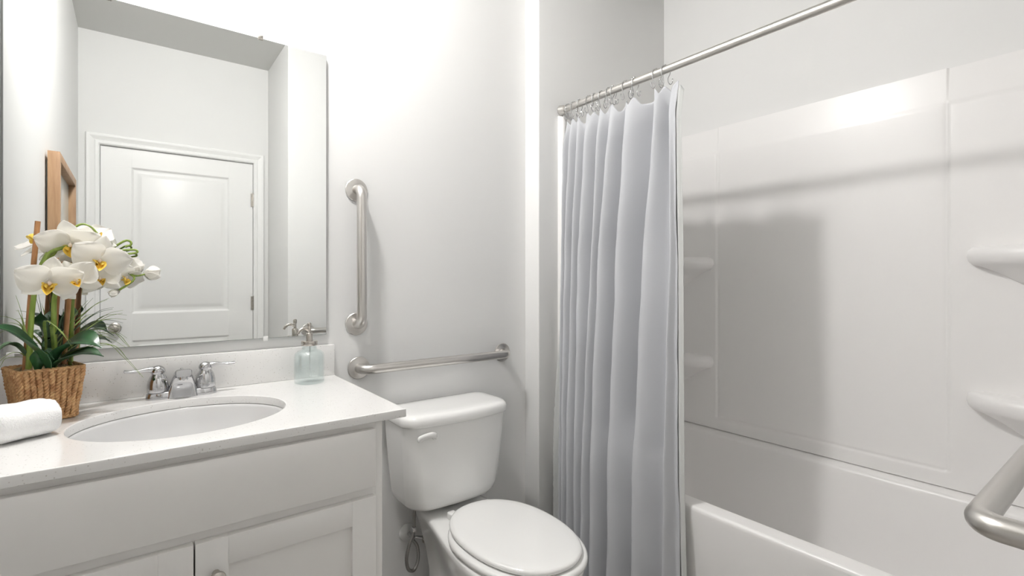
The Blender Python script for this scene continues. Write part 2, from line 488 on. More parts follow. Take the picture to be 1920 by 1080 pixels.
hook_y = [1.553, 1.517, 1.486, 1.428, 1.400, 1.363, 1.320, 1.303, 1.240, 1.198, 1.103, 1.065]
def make_ring():
    bm = nb()
    r = RR + .0032
    for s, off in ((1, .0), (-1, .0)):
        pts = []
        for i in range(13):
            a = PI * i / 12
            pts.append((r * math.cos(a) * 1.0, 0, r * math.sin(a)))
        break
    # loop over the rod, both legs run down and end in small upturned hooks with beads
    left = [(-r, 0, 0), (-r * 1.0, .001, -.012), (-.010, .002, -.030), (-.006, .002, -.046), (-.012, .002, -.054), (-.020, .002, -.046), (-.021, .002, -.036)]
    right = [(r, 0, 0), (r * 1.0, -.001, -.012), (.008, -.002, -.030), (.010, -.002, -.044), (.018, -.002, -.050), (.025, -.002, -.042), (.025, -.002, -.032)]
    path = catmull(left[::-1] + [(r * math.cos(PI - PI * i / 6), 0, r * math.sin(PI * i / 6)) for i in range(1, 6)] + right, 5)
    tube(bm, path, .0015, 8)
    sphere(bm, (-.021, .002, -.035), .003, 10); sphere(bm, (.025, -.002, -.031), .003, 10)
    for q in range(5):
        a = PI * (.15 + .175 * q); sphere(bm, (r * math.cos(a), 0, r * math.sin(a)), .0028, 8)
    return bm
ring_labels = ['chrome curtain ring nearest the far wall end of the rod', 'second chrome curtain ring out from the far wall',
 'third chrome curtain ring out from the far wall', 'fourth chrome curtain ring, in front of the clear gap after the third',
 'fifth chrome curtain ring from the wall, paired close with the fourth', 'sixth chrome curtain ring from the wall, above a pleated peak',
 'seventh chrome curtain ring from the wall, left of a close pair', 'eighth chrome curtain ring from the wall, right of a close pair',
 'ninth chrome curtain ring, at the middle of the gathered curtain', 'tenth chrome curtain ring, just before the long bare gap',
 'eleventh chrome curtain ring, just past the long bare gap', 'last chrome curtain ring, at the open edge of the curtain']
r0 = None
for i, (hy, lb) in enumerate(zip(hook_y, ring_labels)):
    if r0 is None: o = obj('curtain_ring', make_ring(), M_chrome); r0 = o
    else: o = r0.copy(); COL.objects.link(o)
    o.location = (RX, hy, RZ - .0005)
    o.rotation_euler = (0, 0, R(random.uniform(-28, 28)))
    tag(o, lb, 'curtain ring', 'chrome curtain rings on the shower rod')

# curtain: ridge lines (y) at three heights, read as real positions
RID = {  # z : (ridge y list, ridge x list, valley depth factor)
 1.90: ([1.550, 1.522, 1.484, 1.432, 1.362, 1.306, 1.228, 1.098, 1.030, 1.006], [1.466] * 10, .30),
 1.80: ([1.562, 1.525, 1.481, 1.435, 1.365, 1.307, 1.229, 1.095, 1.032, 1.010], [1.455] * 10, .8),
 1.37: ([1.556, 1.535, 1.491, 1.454, 1.380, 1.343, 1.252, 1.127, 1.019, 1.000], [1.440] * 9 + [1.452], 1.),
 .55: ([1.500, 1.485, 1.450, 1.412, 1.368, 1.325, 1.242, 1.132, 1.018, .984], [1.375, 1.375, 1.370, 1.375, 1.372, 1.375, 1.380, 1.385, 1.400, 1.435], .85),
 .06: ([1.472, 1.460, 1.425, 1.390, 1.350, 1.310, 1.232, 1.125, 1.010, .966], [1.350, 1.352, 1.350, 1.355, 1.350, 1.355, 1.362, 1.370, 1.390, 1.430], .95)}
def level(z):
    ks = sorted(RID)
    if z <= ks[0]: return RID[ks[0]]
    for a, c in zip(ks, ks[1:]):
        if z <= c:
            t = (z - a) / (c - a); A, B = RID[a], RID[c]
            return ([p + (q - p) * t for p, q in zip(A[0], B[0])], [p + (q - p) * t for p, q in zip(A[1], B[1])], A[2] + (B[2] - A[2]) * t)
    return RID[ks[-1]]
SUB = 12
def curtain_row(z):
    ry, rx, k = level(z)
    kn = []
    for i in range(len(ry)):
        kn.append((rx[i], ry[i]))
        if i < len(ry) - 1:
            sp = ry[i] - ry[i + 1]
            amp = min(.115, 1.15 * sp) * k
            xm = max(rx[i], rx[i + 1])
            vy = ry[i + 1] + (.16 if sp > .06 else .28) * sp
            if i == len(ry) - 2: amp = .003
            if i == len(ry) - 3: amp = min(amp, .055)
            amp = min(amp, 1.449 + .110 * smooth01((z - .60) / .3) - xm)
            kn.append((xm + amp, vy))
    out = []
    for i in range(len(kn) - 1):
        a, c = kn[i], kn[i + 1]
        for j in range(SUB):
            t = j / SUB; s = smooth01(t)
            # round ridges and valleys: y linear, x eased
            x = a[0] + (c[0] - a[0]) * smooth01(min(1, t * 1.12)); y = a[1] + (c[1] - a[1]) * t
            if i % 2 == 1:   # hidden flank: y tucked
                y = a[1] + (c[1] - a[1]) * (t * .6 + .4 * s)
            out.append((x, y))
    out.append(kn[-1]); return out
b = nb()
NZ = 110; top_z = 1.915; bot_z = .05
import itertools
def noise1(a, c): return math.sin(a * 1.7 + c * 2.3) * .5 + math.sin(a * 3.1 - c * 1.1 + 1.3) * .3 + math.sin(a * 5.9 + c * .7) * .2
rows = []
for i in range(NZ + 1):
    t = i / NZ
    t = t ** 1.15
    z = top_z + (bot_z - top_z) * t
    row = []
    pts = curtain_row(z)
    for j, (x, y) in enumerate(pts):
        zz = z
        # sag between rings near the top
        d = min(abs(y - h) for h in hook_y + [1.012])
        fall = math.exp(-(top_z - z) / .07)
        sag = min(d / .026, 1) ** 1.2 * .034
        zz = z - sag * fall
        pull = math.exp(-(top_z - z) / .03) * math.exp(-(d / .010) ** 2)
        x2 = x + (RX - .006 - x) * .6 * pull
        x2 += .0016 * noise1(z * 9 + j * .05, y * 12) + .0005 * noise1(z * 61 - j * .2, y * 50)
        yy = y + .0025 * noise1(z * 5 + 3, j * .03)
        row.append(b.verts.new((x2, yy, zz)))
    rows.append(row)
for a, c in zip(rows, rows[1:]):
    for j in range(len(a) - 1): b.faces.new((a[j], a[j + 1], c[j + 1], c[j]))
o = obj('shower_curtain', b, M_curtain, None, 0)
o.data.shade_smooth()
m_ = o.modifiers.new('thickness', 'SOLIDIFY'); m_.thickness = .0014; m_.offset = 1
tag(o, 'blue-grey fabric shower curtain gathered in folds at the far end of the rod', 'shower curtain')

# liner
b = nb(); rows = []
for i in range(121):
    t = i / 120; z = 1.898 + (.09 - 1.898) * t
    row = []
    lowf = smooth01((1.5 - z) / 1.0)
    g_ = 1 - smooth01((z - .585) / .29)
    bk_ = 1.515 + .060 * smooth01((1.895 - z) / .08) - .116 * g_
    ry_, rx_, _k = level(z); xe, ye = rx_[-1], ry_[-1]
    key = [(1.474 - .060 * lowf, 1.562 + .014 * lowf), (1.480 - .056 * lowf, 1.560 - .006 * lowf), (bk_ - .004, 1.553), (bk_, 1.40),
           (bk_, 1.25), (bk_ - .002, 1.12), (min(bk_ - .002, xe + .064), ye + .027), (xe + .014, ye + .009), (xe + .0040, ye - .0022), (xe + .0105, ye - .017)]
    for a, c in zip(key, key[1:]):
        for j in range(10):
            s = j / 10
            x = a[0] + (c[0] - a[0]) * smooth01(s); y = a[1] + (c[1] - a[1]) * s
            row.append((x, y))
    row.append(key[-1])
    vr = []
    for j, (x, y) in enumerate(row):
        edge = 1 if j < 18 else .25
        vr.append(b.verts.new((x + edge * .0022 * noise1(z * 95 + j * .3, j * .5) , y, z - .040 * min(min(abs(y - h) for h in hook_y + [1.0]) / .024, 1) * math.exp(-(1.898 - z) / .08))))
    rows.append(vr)
for a, c in zip(rows, rows[1:]):
    for j in range(len(a) - 1): b.faces.new((a[j], a[j + 1], c[j + 1], c[j]))
o = obj('shower_liner', b, M_liner, None, 0); o.data.shade_smooth()
m_ = o.modifiers.new('thickness', 'SOLIDIFY'); m_.thickness = .0006; m_.offset = 1
tag(o, 'thin wrinkled white shower liner showing past both edges of the grey curtain', 'shower liner')

# ------------------------------------------------------------------ mirror
mt = thing('wall_mirror', 'frameless rectangular wall mirror hung above the sink', 'mirror', (.13, YB - .004, 1.518))
b = nb(); box(b, -.245, .508, YB - .0125, YB - .006, 1.060, 1.975)
o = obj('mirror_backing', b, M_mirror_edge, mt, 0)
b = nb(); box(b, -.2442, .5072, YB - .0135, YB - .0127, 1.0608, 1.9742); obj('mirror_glass', b, M_mirror, mt, 0)
for cx, cz, m_ in ((.311, 1.975, M_nickel), (-.05, 1.975, M_nickel), (.325, 1.060, M_plasticw), (-.232, 1.060, M_plasticw)):
    b = nb(); s = 1 if cz > 1.5 else -1
    box(b, cx - .007, cx + .007, YB - .017, YB - .0138, cz - (.006 if s > 0 else .008), cz + (.008 if s > 0 else .006), .001)
    box(b, cx - .006, cx + .006, YB - .0138, YB - .0005, cz + (.001 if s > 0 else -.006), cz + (.006 if s > 0 else -.001))
    obj('mirror_clip', b, m_, mt)

# ------------------------------------------------------------------ vanity
ZC = .925
van = thing('vanity_cabinet', 'white painted vanity cabinet with two shaker doors under the sink', 'cabinet', (.12, 1.42, 0))
CX1, CY = .480, 1.150
b = nb()
box(b, XL + .002, XL + .018, CY, YB - .002, .0, ZC - .021)
box(b, CX1 - .018, CX1, CY, YB - .002, 0, ZC - .021, .001)
box(b, XL + .018, CX1 - .018, CY + .06, YB - .002, .10, .115)
box(b, XL + .018, CX1 - .018, CY + .06, CY + .075, 0, .10)
# face frame
box(b, XL + .018, XL + .05, CY, CY + .018, .10, ZC - .021); box(b, CX1 - .05, CX1 - .018, CY, CY + .018, .10, ZC - .021)
box(b, XL + .05, CX1 - .05, CY, CY + .018, ZC - .052, ZC - .021); box(b, XL + .05, CX1 - .05, CY, CY + .018, .715, .755)
box(b, XL + .05, CX1 - .05, CY, CY + .018, .10, .135); box(b, XL + .05, CX1 - .05, YB - .012, YB - .004, .115, .60)
obj('cabinet_body', b, M_cab, van, 30)
b = nb(); box(b, XL + .022, .457, CY - .019, CY - .0005, .753, .889, .0025); obj('false_drawer_front', b, M_cab, van, 30)
def shaker(x0, x1, z0, z1, side):
    b = nb(); y1, y0 = CY - .0005, CY - .019; s = .056
    box(b, x0, x0 + s, y0, y1, z0, z1, .0012); box(b, x1 - s, x1, y0, y1, z0, z1, .0012)
    box(b, x0 + s - .0004, x1 - s + .0004, y0, y1, z1 - s, z1, .0012); box(b, x0 + s - .0004, x1 - s + .0004, y0, y1, z0, z0 + s, .0012)
    box(b, x0 + s - .003, x1 - s + .003, y0 + .011, y1 - .001, z0 + s - .003, z1 - s + .003)
    d = obj('cabinet_door', b, M_cab, van, 30)
    kx = x0 + .034 if side > 0 else x1 - .034
    b = nb(); lathe(b, (kx, y0, z1 - .066), [(.0, 0), (.007, 0), (.0055, -.004), (.0055, -.014), (.011, -.018), (.0145, -.024), (.014, -.029), (.009, -.032), (.0005, -.033)], 28, 'Y')
    obj('door_knob', b, M_nickel, d)
shaker(.0965, .457, .135, .731, 1); shaker(XL + .022, .0935, .135, .731, -1)

# countertop with an oval cut-out
ct = thing('vanity_countertop', 'white speckled quartz vanity top with an oval cut-out and low backsplash', 'countertop', (.14, 1.4, ZC))
SX, SY, SA, SB = .100, 1.385, .212, .180
b = nb(); N = 96
X0, X1, Y0, Y1 = XL + .001, .532, 1.128, YB - .001
def outer(t):
    c, s = math.cos(t), math.sin(t)
    k = 1e9
    if c > 1e-9: k = min(k, (X1 - SX) / c)
    if c < -1e-9: k = min(k, (X0 - SX) / c)
    if s > 1e-9: k = min(k, (Y1 - SY) / s)
    if s < -1e-9: k = min(k, (Y0 - SY) / s)
    return SX + c * k, SY + s * k
angs = [2 * PI * i / N for i in range(N)] + [math.atan2(y - SY, x - SX) % (2 * PI) for x in (X0, X1) for y in (Y0, Y1)]
angs = sorted(set(angs))
def shrink(p, e):
    return (min(max(p[0], X0 + e), X1 - e), min(max(p[1], Y0 + e), Y1 - e))
ring = []
def ov(e, z): return [(SX + (SA + e) * math.cos(t), SY + (SB + e) * math.sin(t), z) for t in angs]
def ou(e, z): return [(*shrink(outer(t), e), z) for t in angs]
R_ = [ov(0, ZC - .020), ov(0, ZC - .002), ov(.0006, ZC - .0006), ov(.002, ZC), ov(.004, ZC), ou(.004, ZC), ou(.002, ZC), ou(.0006, ZC - .0006), ou(0, ZC - .002), ou(0, ZC - .0185), ou(.0015, ZC - .020)]
rows = loft(b, R_, False, False)
n = len(angs)
for i in range(n): j = (i + 1) % n; b.faces.new((rows[-1][i], rows[-1][j], rows[0][j], rows[0][i]))
obj('counter_slab', b, M_quartz, ct, 30)
b = nb(); box(b, X0, .532, YB - .021, YB - .001, ZC + .0003, ZC + .101, .0015); obj('backsplash', b, M_quartz, ct, 30)

# sink basin
sk = thing('sink_basin', 'oval undermount white sink basin set into the vanity top', 'sink', (SX, SY, ZC - .15))
b = nb(); rings = []
for k, z in ((1.10, -.0205), (1.02, -.0208), (1.0, -.0225), (.985, -.030), (.95, -.055), (.88, -.090), (.76, -.122), (.58, -.146), (.36, -.158), (.12, -.162)):
    rings.append([(SX + SA * k * math.cos(2 * PI * i / 72), SY + SB * k * math.sin(2 * PI * i / 72), ZC + z) for i in range(72)])
for k, z in ((.12, -.170), (.36, -.167), (.60, -.155), (.80, -.128), (.92, -.095), (1.0, -.055), (1.10, -.029)):
    rings.append([(SX + SA * k * math.cos(2 * PI * i / 72), SY + SB * k * math.sin(2 * PI * i / 72), ZC + z) for i in range(72)])
rows = [[b.verts.new(p) for p in r] for r in rings]
rows.append(rows[0])
for a, c in zip(rows, rows[1:]):
    for i in range(72): b.faces.new((a[i], a[(i + 1) % 72], c[(i + 1) % 72], c[i]))
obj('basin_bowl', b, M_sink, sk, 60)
b = nb(); lathe(b, (SX, SY, ZC - .1605), [(.001, .002), (.012, .003), (.018, .0015), (.024, .001), (.0255, -.001), (.0255, -.008), (.001, -.008)], 32); obj('drain', b, M_chrome, sk)

# ------------------------------------------------------------------ faucet
fc = thing('faucet', 'chrome two-handle centerset faucet behind the sink', 'faucet', (.108, 1.622, ZC))
FX, FY = .108, 1.622
b = nb()
def stad(hx, hy, z, n=40, e=3.2):
    out = []
    for i in range(n):
        t = 2 * PI * i / n; c, s = math.cos(t), math.sin(t)
        out.append((FX + hx * abs(c) ** (2 / e) * (1 if c > 0 else -1), FY + hy * abs(s) ** (2 / e) * (1 if s > 0 else -1), z))
    return out
loft(b, [stad(.081, .0245, ZC + .0003), stad(.081, .0245, ZC + .004), stad(.079, .0232, ZC + .015), stad(.076, .021, ZC + .0178), stad(.06, .015, ZC + .0185)])
obj('deck_plate', b, M_chrome, fc, 50)
for s in (-1, 1):
    hx = FX + s * .054
    b = nb(); lathe(b, (hx, FY, ZC + .0185), [(.0005, 0), (.0240, 0), (.0243, .001), (.0245, .010), (.0238, .020), (.0222, .029), (.0195, .037), (.0160, .043), (.0135, .047), (.0130, .051), (.0005, .0515)], 36)
    hb = obj('handle_body', b, M_chrome, fc, 50)
    b = nb()
    z0 = ZC + .071
    sphere(b, (hx, FY, z0 + .002), .0168, 24, (1, 1, .85))
    path = catmull([(hx - s * .004, FY, z0), (hx + s * .018, FY - .002, z0 + .007), (hx + s * .040, FY - .004, z0 + .0065), (hx + s * .060, FY - .006, z0 + .006), (hx + s * .072, FY - .007, z0 + .0085)], 6)
    n = len(path); rings = []
    for i, p in enumerate(path):
        t = i / (n - 1); w_ = .0115 - .0045 * math.sin(min(1, t * 1.4) * PI / 2) + .0035 * smooth01((t - .55) / .4); h_ = .0100 - .0058 * smooth01(t / .55)
        if i == n - 1: w_ *= .45; h_ *= .5
        rings.append([p + Vector((0, w_ * math.cos(2 * PI * k / 16), h_ * math.sin(2 * PI * k / 16))) for k in range(16)])
    loft(b, rings)
    obj('handle_lever', b, M_chrome, hb, 60)
# spout: wide at the deck, narrowing forward and up
b = nb(); rings = []
secs = [  # centre y, centre z, half width, half thickness, tilt of the section (deg from horizontal)
    (FY - .003, ZC + .0005, .0385, .0260, 0), (FY - .004, ZC + .009, .0365, .0245, 0), (FY - .007, ZC + .020, .0330, .0215, 0), (FY - .011, ZC + .034, .0285, .0180, 5),
    (FY - .018, ZC + .047, .0248, .0158, 12), (FY - .026, ZC + .057, .0220, .0142, 25), (FY - .034, ZC + .0640, .0200, .0125, 48), (FY - .042, ZC + .0675, .0188, .0112, 68),
    (FY - .052, ZC + .0685, .0182, .0105, 85), (FY - .0555, ZC + .0685, .0168, .0092, 88)]
for cy, cz, hw, ht, tl in secs:
    rr = []
    for i in range(32):
        t = 2 * PI * i / 32; c, s = math.cos(t), math.sin(t); e = 4.
        u = hw * abs(c) ** (2 / e) * (1 if c > 0 else -1); v = ht * abs(s) ** (2 / e) * (1 if s > 0 else -1)
        rr.append((FX + u, cy + v * math.cos(R(tl)), cz + v * math.sin(R(tl))))
    rings.append(rr)
loft(b, rings)
sp = obj('spout', b, M_chrome, fc, 50)
b = nb(); lathe(b, (FX, FY - .046, ZC + .053), [(.0095, .010), (.0105, .006), (.0105, -.001), (.009, -.003), (.0075, -.003), (.0075, 0), (.0005, 0)], 24); obj('aerator', b, M_chrome, sp)
b = nb(); lathe(b, (FX, FY + .0195, ZC + .012), [(.002, 0), (.002, .045), (.0045, .048), (.005, .055), (.003, .060), (.0005, .061)], 16); obj('lift_rod', b, M_chrome, fc)

# ------------------------------------------------------------------ soap dispenser
sd = thing('soap_dispenser', 'aqua glass soap dispenser with a brushed nickel pump at the backsplash corner', 'soap dispenser', (.426, 1.592, ZC))
sx, sy = .431, 1.592
b = nb()
prof = [(.0005, .0006), (.036, .0006), (.0415, .003), (.0428, .009), (.0428, .082), (.041, .090), (.034, .097), (.026, .100), (.0215, .103), (.021, .113), (.0185, .113), (.0185, .102), (.024, .0965), (.033, .0925), (.0385, .086), (.0395, .080), (.0395, .014), (.036, .010), (.0005, .009)]
lathe(b, (sx, sy, ZC), prof, 48)
obj('glass_bottle', b, M_glass, sd, 40)
b = nb(); lathe(b, (sx, sy, ZC), [(.0005, .1135), (.0225, .1135), (.0235, .115), (.0235, .126), (.0225, .128), (.010, .1285), (.0095, .133), (.0095, .150), (.008, .152), (.0045, .1525), (.0042, .168), (.0058, .170), (.0058, .180), (.004, .183), (.0005, .1835)], 32)
pump = obj('pump_collar', b, M_nickel, sd, 40)
b = nb(); tube(b, catmull([(sx, sy, ZC + .158), (sx - .010, sy - .001, ZC + .1655), (sx - .022, sy - .002, ZC + .165), (sx - .030, sy - .003, ZC + .158), (sx - .034, sy - .0035, ZC + .151)], 6), [.0042] * 18 + [.0036] * 7, 12)
obj('pump_spout', b, M_nickel, sd)
b = nb(); tube(b, [(sx, sy, ZC + .02), (sx + .002, sy, ZC + .1135)], .0020, 10); obj('dip_tube', b, M_plasticw, sd)

# ------------------------------------------------------------------ towel roll
b = nb()
A = Vector((-.1335, 1.405, 0)); dirv = Vector((-.86, -.51, 0)).normalized(); nrm = Vector((-dirv.y, dirv.x, 0))
L = .100; rings = []; NT = 56
HW, HH = .046, .0345
for i, (s, k) in enumerate(((0, .80), (.002, .90), (.006, .97), (.014, 1.0), (.03, 1.01), (.05, 1.0), (.07, 1.01), (.088, 1.0), (.096, .95), (.100, .80))):
    rr = []
    for j in range(NT):
        t = 2 * PI * j / NT; c, sn = math.cos(t), math.sin(t)
        u = HW * k * abs(c) ** .85 * (1 if c > 0 else -1); v = HH * k * abs(sn) ** .80 * (1 if sn > 0 else -1)
        wv = .0012 * math.sin(s * 120 + j * .7) + .0008 * math.sin(j * 1.9 + s * 260)
        v += wv; zc = HH + .0012
        z = ZC + max(.0008, zc + v)
        p = A + dirv * s + nrm * u
        rr.append((p.x, p.y, z))
    rings.append(rr)
# spiral recess on the visible end
cen = lambda q, s: [((A + dirv * s + nrm * HW * q * math.cos(2 * PI * j / NT)).x, (A + dirv * s + nrm * HW * q * math.cos(2 * PI * j / NT)).y, ZC + HH + .0012 + HH * q * math.sin(2 * PI * j / NT)) for j in range(NT)]
rings = [cen(.08, .004), cen(.2, -.001), cen(.3, .004), cen(.4, -.001), cen(.5, .003), cen(.60, -.002), cen(.68, .001)] + rings
loft(b, rings)
o = obj('rolled_towel', b, M_towel, None, 60)
tag(o, 'rolled white terry hand towel lying on the countertop in front of the basket', 'towel')

# ------------------------------------------------------------------ orchid in a woven basket
BC = Vector((-.1585, 1.545, ZC)); ROT = R(19)
orch = thing('potted_orchid', 'white artificial orchid with bamboo stakes in a square woven seagrass basket', 'potted plant', tuple(BC))
def sq_perim(h, r, s):      # s in 0..1 round a rounded square, returns pos + outward normal
    side = 2 * (h - r); arc = PI * r / 2; tot = 4 * (side + arc); d = (s % 1) * tot
    for q in range(4):
        a0 = q * PI / 2
        if d < side:
            p = Vector((h, -(h - r) + d, 0)); nn = Vector((1, 0, 0)); Rm = Matrix.Rotation(a0, 3, 'Z'); return Rm @ p, Rm @ nn
        d -= side
        if d < arc:
            t = d / r; p = Vector((h - r + r * math.cos(t), h - r + r * math.sin(t), 0)); nn = Vector((math.cos(t), math.sin(t), 0)); Rm = Matrix.Rotation(a0, 3, 'Z'); return Rm @ p, Rm @ nn
        d -= arc
    return Vector((h, 0, 0)), Vector((1, 0, 0))
b = nb(); NU, NV = 160, 4; H_ = .118
rm = Matrix.Rotation(ROT, 3, 'Z'); rows = []
for v in range(NV + 1):
    t = v / NV; z = H_ * t; h = .0425 + (.0545 - .0425) * t; row = []
    for u in range(NU):
        p, nn = sq_perim(h, .006, u / NU); q = rm @ p
        row.append(b.verts.new((BC.x + q.x, BC.y + q.y, ZC + z + .0006)))
    rows.append(row)
def helix(bm, pts, nrms, rr, ra, pitch, ph, n=6):
    # one strand twisted round a guide line
    path = []; d = 0
    for i, (p, nn) in enumerate(zip(pts, nrms)):
        if i: d += (p - pts[i - 1]).length
        T = (pts[min(i + 1, len(pts) - 1)] - pts[max(i - 1, 0)]).normalized(); B = T.cross(nn)
        a = ph + 2 * PI * d / pitch
        path.append(p + (nn * math.cos(a) + B * math.sin(a)) * rr)
    tube(bm, path, ra, n)
ncol = 40
for k in range(ncol):
    pts, ns = [], []
    o1, o2 = random.uniform(0, 6), random.uniform(.6, 1.2)
    for i in range(45):
        t = i / 44; h = .0445 + (.0565 - .0445) * t
        p, nn = sq_perim(h, .007, (k + .5 + .16 * math.sin(t * 9 + o1) * o2) / ncol)
        q = rm @ (p + nn * .0008 * math.sin(t * 14 + o1)); pts.append(Vector((BC.x + q.x, BC.y + q.y, ZC + .0045 + (H_ - .006) * t))); ns.append(rm @ nn)
    for ph in (0, PI):
        helix(b, pts, ns, .0026, .0029 + random.uniform(-.0003, .0004), .0150, ph + o1, 6)
for hh, zz in ((.0565, H_ - .001), (.0448, .0045)):
    pts, ns = [], []
    for i in range(181):
        p, nn = sq_perim(hh, .007, i / 180); q = rm @ p; pts.append(Vector((BC.x + q.x, BC.y + q.y, ZC + zz))); ns.append(rm @ nn)
    for ph in (0, PI): helix(b, pts, ns, .0018, .0022, .016, ph, 6)
# rim over and inner wall
for hh, z in ((.0545, H_ + .001), (.0525, H_ - .004), (.0500, H_ - .03)):
    row = []
    for u in range(NU):
        p, nn = sq_perim(hh, .006, u / NU); q = rm @ p
        row.append(b.verts.new((BC.x + q.x, BC.y + q.y, ZC + z + (.0012 * math.sin(u * .9) if z > H_ else 0))))
    rows.append(row)
for a, c in zip(rows, rows[1:]):
    for i in range(NU): j = (i + 1) % NU; b.faces.new((a[i], a[j], c[j], c[i]))
b.faces.new(rows[0][::-1]); b.faces.new(rows[-1])
obj('woven_basket', b, M_rope, orch, 0).data.shade_smooth()
# moss
b = nb(); NM = 26
g = []
for i in range(NM + 1):
    row = []
    for j in range(NM + 1):
        u, v = (i / NM * 2 - 1) * .0505, (j / NM * 2 - 1) * .0505
        q = rm @ Vector((u, v, 0)); e = 1 - max(abs(u), abs(v)) / .0505
        row.append(b.verts.new((BC.x + q.x, BC.y + q.y, ZC + H_ - .012 + .010 * min(1, e * 3) + random.uniform(-.004, .005) * min(1, e * 6))))
    g.append(row)
for i in range(NM):
    for j in range(NM): b.faces.new((g[i][j], g[i + 1][j], g[i + 1][j + 1], g[i][j + 1]))
o = obj('moss', b, M_moss, orch, 0)
o['kind'] = 'stuff'
m_ = o.modifiers.new('thickness', 'SOLIDIFY'); m_.thickness = .004; m_.offset = -1
# raffia curls in the moss
b = nb()
for k in range(26):
    a = random.uniform(0, 2 * PI); rr = random.uniform(.005, .04)
    c = BC + Vector((rr * math.cos(a), rr * math.sin(a), H_ - .004)); L_ = random.uniform(.01, .022); d = random.uniform(0, 2 * PI)
    dv = Vector((math.cos(d), math.sin(d), 0)) * L_
    tube(b, catmull([c - dv, c + Vector((0, 0, random.uniform(.006, .02))), c + dv], 5), .0008, 5)
o = obj('raffia_curl', b, M_moss, orch, 0); o['kind'] = 'stuff'

def stick(name, pts, rad, m, k=6, n=10):
    b = nb(); path = catmull(pts, k)
    rr = rad if not isinstance(rad, tuple) else [rad[0] + (rad[1] - rad[0]) * i / (len(path) - 1) for i in range(len(path))]
    tube(b, path, rr, n); return obj(name, b, m, orch, 50)
stick('bamboo_stake', [(-.1905, 1.530, ZC + .09), (-.179, 1.530, 1.21), (-.168, 1.530, 1.370)], .0050, M_stake, n=8)
stick('bamboo_stake', [(-.147, 1.56, ZC + .09), (-.138, 1.56, 1.20), (-.128, 1.56, 1.30)], .0048, M_stake, n=8)
stick('bamboo_stake', [(-.128, 1.548, ZC + .09), (-.118, 1.55, 1.18), (-.110, 1.552, 1.28)], .0045, M_stake, n=8)
stick('bamboo_stake', [(-.119, 1.60, ZC + .10), (-.112, 1.60, 1.20), (-.106, 1.60, 1.29)], .0045, M_stake, n=8)
stick('flower_stem', [(-.183, 1.522, ZC + .09), (-.178, 1.520, 1.14), (-.171, 1.522, 1.225), (-.162, 1.52, 1.27), (-.150, 1.515, 1.30)], (.0056, .0035), M_stem)
stick('flower_stem', [(-.139, 1.525, ZC + .09), (-.141, 1.525, 1.148), (-.1395, 1.528, 1.205), (-.128, 1.53, 1.235), (-.105, 1.53, 1.265), (-.080, 1.53, 1.290)], (.0055, .0035), M_stem)
stick('flower_stem', [(-.117, 1.58, ZC + .10), (-.1145, 1.58, 1.15), (-.1115, 1.58, 1.21), (-.095, 1.575, 1.27), (-.05, 1.57, 1.30), (-.017, 1.565, 1.302)], (.0050, .0028), M_stem)
stick('flower_stem', [(-.158, 1.515, 1.275), (-.146, 1.515, 1.300), (-.125, 1.518, 1.312), (-.105, 1.525, 1.318)], .0040, M_stem)
stick('flower_stem', [(-.160, 1.520, 1.272), (-.150, 1.522, 1.288), (-.140, 1.53, 1.300), (-.12, 1.545, 1.345), (-.098, 1.55, 1.369), (-.080, 1.55, 1.366), (-.066, 1.548, 1.350)], (.0035, .0018), M_stem)
stick('flower_stem', [(-.150, 1.515, 1.265), (-.112, 1.508, 1.272), (-.088, 1.51, 1.285), (-.060, 1.53, 1.292)], .0045, M_stem)
stick('flower_stem', [(-.040, 1.565, 1.300), (-.018, 1.56, 1.302), (.006, 1.56, 1.306), (.010, 1.56, 1.310), (.004, 1.56, 1.314), (-.020, 1.56, 1.312)], .0026, M_stem)
stick('flower_stem', [(-.040, 1.565, 1.315), (-.015, 1.56, 1.335), (-.004, 1.56, 1.334), (-.003, 1.56, 1.326), (-.014, 1.56, 1.320)], .0026, M_stem)
stick('flower_stem', [(-.030, 1.57, 1.295), (-.020, 1.57, 1.272), (-.008, 1.57, 1.256), (.008, 1.57, 1.249), (.028, 1.57, 1.254)], (.0036, .0018), M_stem)
stick('flower_stem', [(-.040, 1.565, 1.28), (-.033, 1.562, 1.262), (-.028, 1.56, 1.25)], .0026, M_stem)
stick('flower_stem', [(.001, 1.565, 1.236), (-.010, 1.562, 1.226), (-.026, 1.560, 1.214)], .0026, M_stem)
stick('flower_stem', [(.001, 1.565, 1.236), (.004, 1.568, 1.245), (-.006, 1.57, 1.255)], .0022, M_stem)

